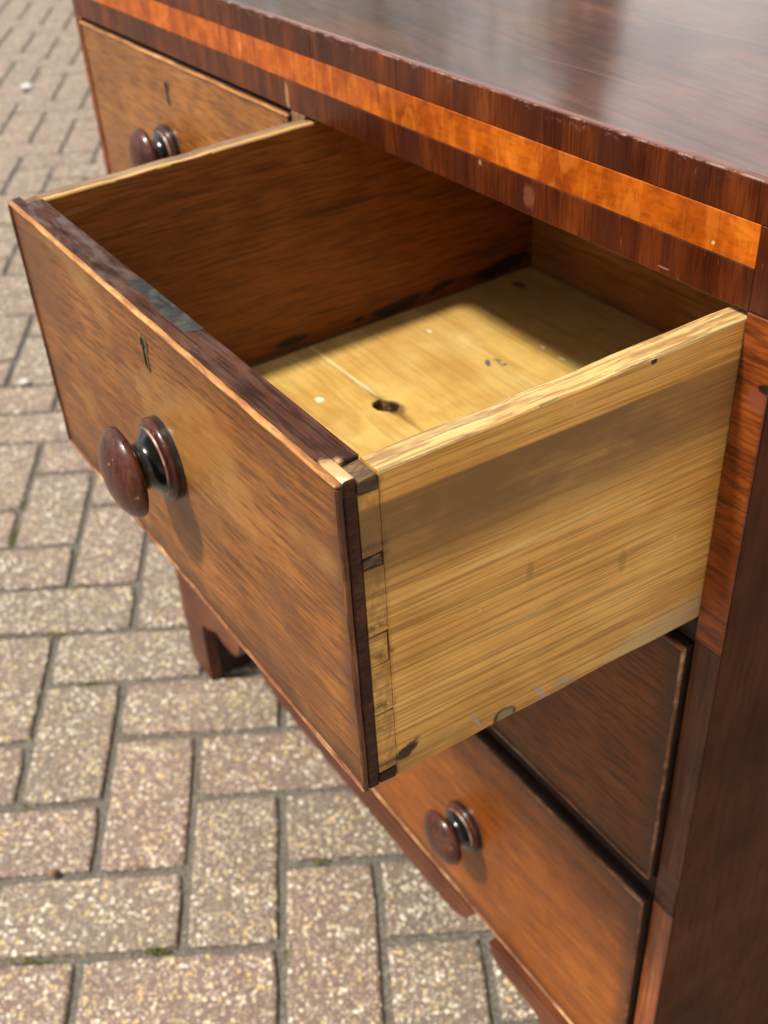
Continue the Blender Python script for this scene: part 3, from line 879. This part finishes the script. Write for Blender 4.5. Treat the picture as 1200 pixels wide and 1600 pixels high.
an = nb.noise(nb.oc, 140, 5, .7)
M_far_strip = nb.finish(nb.ramp(an, [(.3, (.06, .058, .054)), (.6, (.10, .097, .09)), (.8, (.17, .165, .15))]), .85, 0, .2, nb.bump(an, .6, .003), .3)

GA = 1.07246277
PO = Vector((-.91665, -.14419))
MOD = .09747
ud = Vector((math.cos(GA), math.sin(GA)))
vd = Vector((math.sin(GA), -math.cos(GA)))
def gp(u, v):
    p = PO + ud * (u * MOD) + vd * (v * MOD)
    return Vector((p.x, p.y, gz(p.x, p.y)))
up = Vector((-GX, -GY, 1)).normalized()

# sheet of joint sand that reaches the horizon
bm = bmesh.new()
L = 150.
vs_ = [bm.verts.new((x, y, gz(x, y) - .0055)) for x, y in ((-L, -L), (L, -L), (L, L), (-L, L))]
bm.faces.new(vs_)
pavement = mesh_obj('pavement', bm, M_joint, None)
pavement['kind'] = 'structure'

def paver_mesh(seed):
    rr = random.Random(seed)
    bm = bmesh.new()
    a, b, h = MOD - .0046, MOD / 2 - .0046, .03
    nseg = 5
    # outline with softly worn corners and edges
    out_ = []
    for (sx, sy, ex, ey) in ((-a, -b, a, -b), (a, -b, a, b), (a, b, -a, b), (-a, b, -a, -b)):
        n = 5 if abs(ex - sx) > abs(ey - sy) else 3
        for i in range(n):
            t = i / n
            if i == 0:
                t += .02
            x, y = sx + (ex - sx) * t, sy + (ey - sy) * t
            j = rr.uniform(-.0007, .0005)
            out_.append((x * (1 + j / a), y * (1 + j / b)))
    n = len(out_)
    levels = [(1.0, -h), (1.0, -.0026), (1 - .0016 / b, -.0007), (1 - .0042 / b, 0)]
    rings = []
    for s, z in levels:
        ring = []
        for x, y in out_:
            k = (1 - s) * b
            xx = x - math.copysign(k, x) if abs(x) > a * .9 else x
            yy = y - math.copysign(k, y) if abs(y) > b * .85 else y
            ring.append(bm.verts.new((xx, yy, z + (rr.uniform(-.0004, .0004) if z > -.001 else 0))))
        rings.append(ring)
    for q in range(len(rings) - 1):
        for i in range(n):
            bm.faces.new((rings[q][i], rings[q][(i + 1) % n], rings[q + 1][(i + 1) % n], rings[q + 1][i]))
    bm.faces.new(rings[-1])
    me = bpy.data.meshes.new('paver')
    bmesh.ops.recalc_face_normals(bm, faces=bm.faces)
    bm.to_mesh(me)
    bm.free()
    me.materials.append(M_paver)
    return me
variants = [paver_mesh(i) for i in range(6)]

cells = []
for mm in range(-120, 121):
    for nn in range(-60, 61):
        ou, ov = mm + 2 * nn, mm - 2 * nn
        for horiz in (True, False):
            cu, cv = (ou + 1, ov + .5) if horiz else (ou + .5, ov + 2)
            p = gp(cu, cv)
            if abs(p.x + .4) > 5.6 or abs(p.y) > 4.5:
                continue
            d = p - P_
            zc = d.dot(F_)
            key = 1e9
            if zc > .1:
                px = 600 - 68.4 + 1780.3 * d.dot(R_) / zc
                py = 800 + 158.2 - 1780.3 * d.dot(U_) / zc
                mgn = 160 / zc
                if -mgn < px < 1200 + mgn and -mgn < py < 1600 + mgn:
                    # hidden behind the chest body?
                    hid = (-.66 < p.x < 0 and .05 < p.y < .42)
                    # the ray from camera passes through the chest front for pavers far behind it
                    t = (0 - P_.y) / d.y if abs(d.y) > 1e-6 else -1
                    q = P_ + d * t if 0 < t < 1 else None
                    if q is not None and -.73 < q.x < 0 and .19 < q.z < .8:
                        hid = True
                    if not hid:
                        key = zc
            cells.append((key, (p - P_).length, cu, cv, horiz))
cells.sort()
yaxis = up.cross(Vector((ud.x, ud.y, 0)))
base_rot = Matrix((Vector((ud.x, ud.y, GX * ud.x + GY * ud.y)).normalized(), Vector((0, 0, 0)), up)).transposed()
xa_ = Vector((ud.x, ud.y, GX * ud.x + GY * ud.y)).normalized()
ya_ = up.cross(xa_)
def rotmat(horiz, jit):
    a, b = (xa_, ya_) if horiz else (ya_, -xa_)
    mt = Matrix((a, b, up)).transposed()
    return Matrix.Rotation(jit, 3, up) @ mt
rest = bmesh.new()
rp = random.Random(11)
cnt = 0
for key, dist, cu, cv, horiz in cells:
    p = gp(cu, cv)
    jit = rp.uniform(-.006, .006)
    mt = rotmat(horiz, jit).to_4x4()
    tilt = Matrix.Rotation(rp.uniform(-.005, .005), 4, xa_) @ Matrix.Rotation(rp.uniform(-.005, .005), 4, ya_)
    mw = Matrix.Translation(p + up * rp.uniform(-.0007, .0007)) @ tilt @ mt
    if cnt < 290 and key < 1e8:
        o = bpy.data.objects.new('paver', variants[cnt % 6])
        C.objects.link(o)
        o.parent = pavement
        o.matrix_world = mw
        cnt += 1
    else:
        a, b = MOD - .0050, MOD / 2 - .0050
        pts = []
        for s, z in ((1, -.012), (1, -.0022), (.0, 0)):
            k = 0 if s else .004
            pts.append([rest.verts.new(mw @ Vector((sx * (a - k), sy * (b - k), z))) for sx, sy in ((-1, -1), (1, -1), (1, 1), (-1, 1))])
        for q in range(2):
            for i in range(4):
                rest.faces.new((pts[q][i], pts[q][(i + 1) % 4], pts[q + 1][(i + 1) % 4], pts[q + 1][i]))
        rest.faces.new(pts[2])
ro = mesh_obj('outlying_pavers', rest, M_paver, pavement)
ro['kind'] = 'stuff'
print('pavers', cnt, 'of', len(cells))

# dark grey strip at the far edge of the paving
bm = bmesh.new()
ed = Vector((.14, .16)).normalized()
nd = Vector((-ed.y, ed.x))
o_ = Vector((-4.85, 1.22)) * .975
c_ = [o_ - ed * 60, o_ + ed * 60, o_ + ed * 60 + nd * 4, o_ - ed * 60 + nd * 4]
lo = [bm.verts.new((q.x, q.y, gz(q.x, q.y) - .02)) for q in c_]
hi = [bm.verts.new((q.x, q.y, gz(q.x, q.y) + .006)) for q in c_]
bm.faces.new(hi)
for i in range(4):
    bm.faces.new((lo[i], lo[(i + 1) % 4], hi[(i + 1) % 4], hi[i]))
far_strip = mesh_obj('far_strip', bm, M_far_strip, None)
far_strip['kind'] = 'structure'

# moss in the joints
nb = NB('moss')
M_moss = nb.finish(nb.ramp(nb.noise(nb.oc, 200, 3, .6), [(.35, (.06, .075, .015)), (.55, (.15, .17, .03)), (.75, (.30, .27, .07))]), .8)
def groundpix(px, py):
    d = F_ + R_ * ((px - 600 + 68.37) / 1780.33) - U_ * ((py - 800 - 158.24) / 1780.33)
    t = (G0 + GX * P_.x + GY * P_.y - P_.z) / (d.z - GX * d.x - GY * d.y)
    return P_ + d * t
bm = bmesh.new()
rm = random.Random(3)
for px, py, n, du, dv in ((247, 1485, 60, .014, .004), (116, 918, 110, .022, .005), (20, 838, 90, .005, .022), (48, 1502, 60, .016, .004), (140, 1067, 70, .016, .004), (212, 1352, 30, .01, .004), (37, 785, 40, .005, .016), (500, 1345, 20, .008, .004), (250, 985, 30, .015, .004), (452, 1480, 26, .004, .012), (330, 1150, 26, .012, .004), (90, 990, 30, .016, .004), (300, 1590, 24, .012, .004), (600, 1400, 22, .004, .012), (25, 1265, 26, .016, .004)):
    c0 = groundpix(px, py)
    for i in range(n):
        a, b = rm.gauss(0, du * .6), rm.gauss(0, dv * .5)
        q = c0 + Vector((ud.x * a + vd.x * b, ud.y * a + vd.y * b, rm.uniform(-.004, -.0005)))
        r = rm.uniform(.0012, .0030)
        ax = Vector((rm.gauss(0, 1), rm.gauss(0, 1), rm.gauss(1.2, .6))).normalized()
        e1 = ax.orthogonal().normalized() * r
        e2 = ax.cross(e1).normalized() * r * .5
        bm.faces.new([bm.verts.new(q + e1), bm.verts.new(q + e2 + ax * r * .3), bm.verts.new(q - e1), bm.verts.new(q - e2 + ax * r * .3)])
mo = mesh_obj('moss', bm, M_moss, None)
mo['kind'] = 'stuff'

# little things lying on the paving
nb = NB('white_stone')
M_ws = nb.finish(nb.ramp(nb.noise(nb.oc, 300, 3, .6), [(.3, (.52, .51, .48)), (.7, (.68, .67, .64))]), .6)
nb = NB('dry_seed')
M_seed = nb.finish(nb.ramp(nb.noise(nb.oc, 500, 3, .6), [(.3, (.10, .05, .02)), (.7, (.30, .18, .08))]), .7)
def pebble(name, px, py, rx, ry, rz, mt, label, cat, seed, group=None):
    rr = random.Random(seed)
    bm = bmesh.new()
    bmesh.ops.create_icosphere(bm, subdivisions=2, radius=1)
    for v in bm.verts:
        k = 1 + rr.uniform(-.12, .12)
        v.co = Vector((v.co.x * rx * k, v.co.y * ry * k, v.co.z * rz * k))
    o = mesh_obj(name, bm, mt, None, True)
    o.location = groundpix(px, py) + Vector((0, 0, rz * .75))
    o.rotation_euler = (0, 0, rr.uniform(0, 3))
    o['label'] = label
    o['category'] = cat
    if group:
        o['group'] = group
    return o
pebble('white_pebble', 43, 137, .024, .017, .006, M_ws, 'flat white pebble far off on the blurred paving at the upper left', 'pebble', 1, 'white pebbles on the paving')
pebble('white_pebble', 39, 599, .010, .007, .004, M_ws, 'small white pebble on the paving left of the open drawer front', 'pebble', 2, 'white pebbles on the paving')
pebble('seed_husk', 84, 1366, .0055, .0038, .003, M_seed, 'small brown seed husk in the joint between pavers at lower left', 'seed husk', 3)

# ------------------------------------------------------------------ leafy tree beyond the paving, and an unseen conifer added for its dark reflection, mirrored in the polished top
nb = NB('leaf_green')
M_leaf = nb.finish(nb.ramp(nb.noise(nb.oc, 5, 3, .6), [(.3, (.09, .13, .035)), (.55, (.17, .23, .06)), (.75, (.25, .31, .10))]), .5, 0, .2, None, .3)
nb = NB('conifer_green')
M_con = nb.finish(nb.ramp(nb.noise(nb.oc, 5, 3, .6), [(.3, (.012, .022, .010)), (.6, (.028, .045, .018)), (.8, (.05, .07, .03))]), .6, 0, .2, None, .3)
nb = NB('bark')
M_bark = nb.finish(nb.ramp(nb.noise(nb.mapping((20, 20, 3)), 1, 4, .6), [(.3, (.05, .035, .024)), (.7, (.16, .12, .085))]), .9)
def tree(name, x, y, hgt, rad, base, mt, label, n, seed, cone):
    rr = random.Random(seed)
    z0 = gz(x, y)
    t = empty(name, (x, y, z0))
    t['label'] = label
    t['category'] = 'tree'
    bm = bmesh.new()
    N = 10
    rings = []
    top_ = hgt * (.93 if cone else .7)
    for q in range(7):
        f = q / 6
        r = (.11 if not cone else .09) * (1 - .8 * f) + .012
        cx, cy = .05 * math.sin(f * 4 + seed), .05 * math.cos(f * 3)
        rings.append([bm.verts.new((cx + r * math.cos(2 * math.pi * i / N), cy + r * math.sin(2 * math.pi * i / N), f * top_)) for i in range(N)])
    for q in range(6):
        for i in range(N):
            bm.faces.new((rings[q][i], rings[q][(i + 1) % N], rings[q + 1][(i + 1) % N], rings[q + 1][i]))
    clumps = []
    for k in range(46):
        f = rr.random()
        zz = base + (hgt - base) * f
        rmax = rad * ((1 - f) ** .8 + .06 if cone else max(.15, math.sin(math.pi * min(1, .12 + .88 * f)) ** .6))
        a, r = rr.uniform(0, 6.283), rmax * math.sqrt(rr.random())
        clumps.append((Vector((r * math.cos(a), r * math.sin(a), zz)), rad * rr.uniform(.16, .32)))
    for c, r in clumps[:16]:
        st = Vector((0, 0, max(.5, c.z - .6)))
        d = (c - st)
        s1 = d.orthogonal().normalized() * .022
        s2 = d.cross(s1).normalized() * .022
        v = [bm.verts.new(st + e) for e in (s1, s2, -s1, -s2)] + [bm.verts.new(c + e * .3) for e in (s1, s2, -s1, -s2)]
        for i in range(4):
            bm.faces.new((v[i], v[(i + 1) % 4], v[4 + (i + 1) % 4], v[4 + i]))
    tr = mesh_obj('trunk', bm, M_bark, None)
    tr.parent = t
    bm = bmesh.new()
    for i in range(n):
        c, r = clumps[i % len(clumps)]
        g = Vector((rr.gauss(0, 1), rr.gauss(0, 1), rr.gauss(0, .8)))
        p = c + g * r * .62
        ax = Vector((rr.gauss(0, 1), rr.gauss(0, 1), rr.gauss(.6, 1))).normalized()
        e1 = ax.orthogonal().normalized() * rr.uniform(.035, .075)
        e2 = ax.cross(e1) * .55
        bm.faces.new([bm.verts.new(p + e1), bm.verts.new(p + e2), bm.verts.new(p - e1), bm.verts.new(p - e2)])
    cr = mesh_obj('crown', bm, mt, None)
    cr.parent = t
tree('leafy_tree', -9.9, 5.9, 4.0, 2.1, .9, M_leaf, 'broad leafy tree beyond the paving, mirrored green in the polished top', 4200, 5, False)
tree('added_conifer', -7.7, 6.5, 4.2, .5, .4, M_con, 'slim dark conifer added out of view, only to mirror dark in the polished top', 7000, 9, True)

# ------------------------------------------------------------------ grit and crumbs in the joints and on the pavers
nb = NB('grit')
M_grit = nb.finish(nb.ramp(nb.noise(nb.oc, 90, 3, .7), [(.3, (.07, .055, .04)), (.45, (.20, .165, .12)), (.6, (.45, .40, .31)), (.72, (.70, .66, .58))]), .85)
bm = bmesh.new()
rg = random.Random(21)
for i in range(5200):
    # points along the joints (multiples of the module) inside the nearest part of the view
    k = rg.random() < .9
    u, v = rg.uniform(-6, 9), rg.uniform(-9, 8)
    if k:
        if rg.random() < .5:
            u = round(u) + rg.gauss(0, .030)
        else:
            v = round(v) + rg.gauss(0, .030)
    q = gp(u, v)
    d = q - P_
    zc = d.dot(F_)
    if zc < .3:
        continue
    px, py = 532 + 1780 * d.dot(R_) / zc, 958 - 1780 * d.dot(U_) / zc
    if not (-60 < px < 960 and 560 < py < 1680):
        continue
    r = rg.uniform(.0005, .0016) * (1.0 if k else .8)
    c = q + up * (rg.uniform(-.0045, -.0022) if k else r * .5)
    ax = [Vector((rg.uniform(.6, 1.2) * r, 0, 0)), Vector((0, rg.uniform(.6, 1.2) * r, 0)), Vector((0, 0, rg.uniform(.5, .9) * r))]
    a = rg.uniform(0, 6.28)
    ca, sa = math.cos(a), math.sin(a)
    ax[0], ax[1] = Vector((ax[0].x * ca, ax[0].x * sa, 0)), Vector((-ax[1].y * sa, ax[1].y * ca, 0))
    P6 = [bm.verts.new(c + e) for e in (ax[0], ax[1], -ax[0], -ax[1], ax[2], -ax[2])]
    for j in range(4):
        bm.faces.new((P6[j], P6[(j + 1) % 4], P6[4]))
        bm.faces.new((P6[(j + 1) % 4], P6[j], P6[5]))
gr = mesh_obj('grit', bm, M_grit, None)
gr['kind'] = 'stuff'
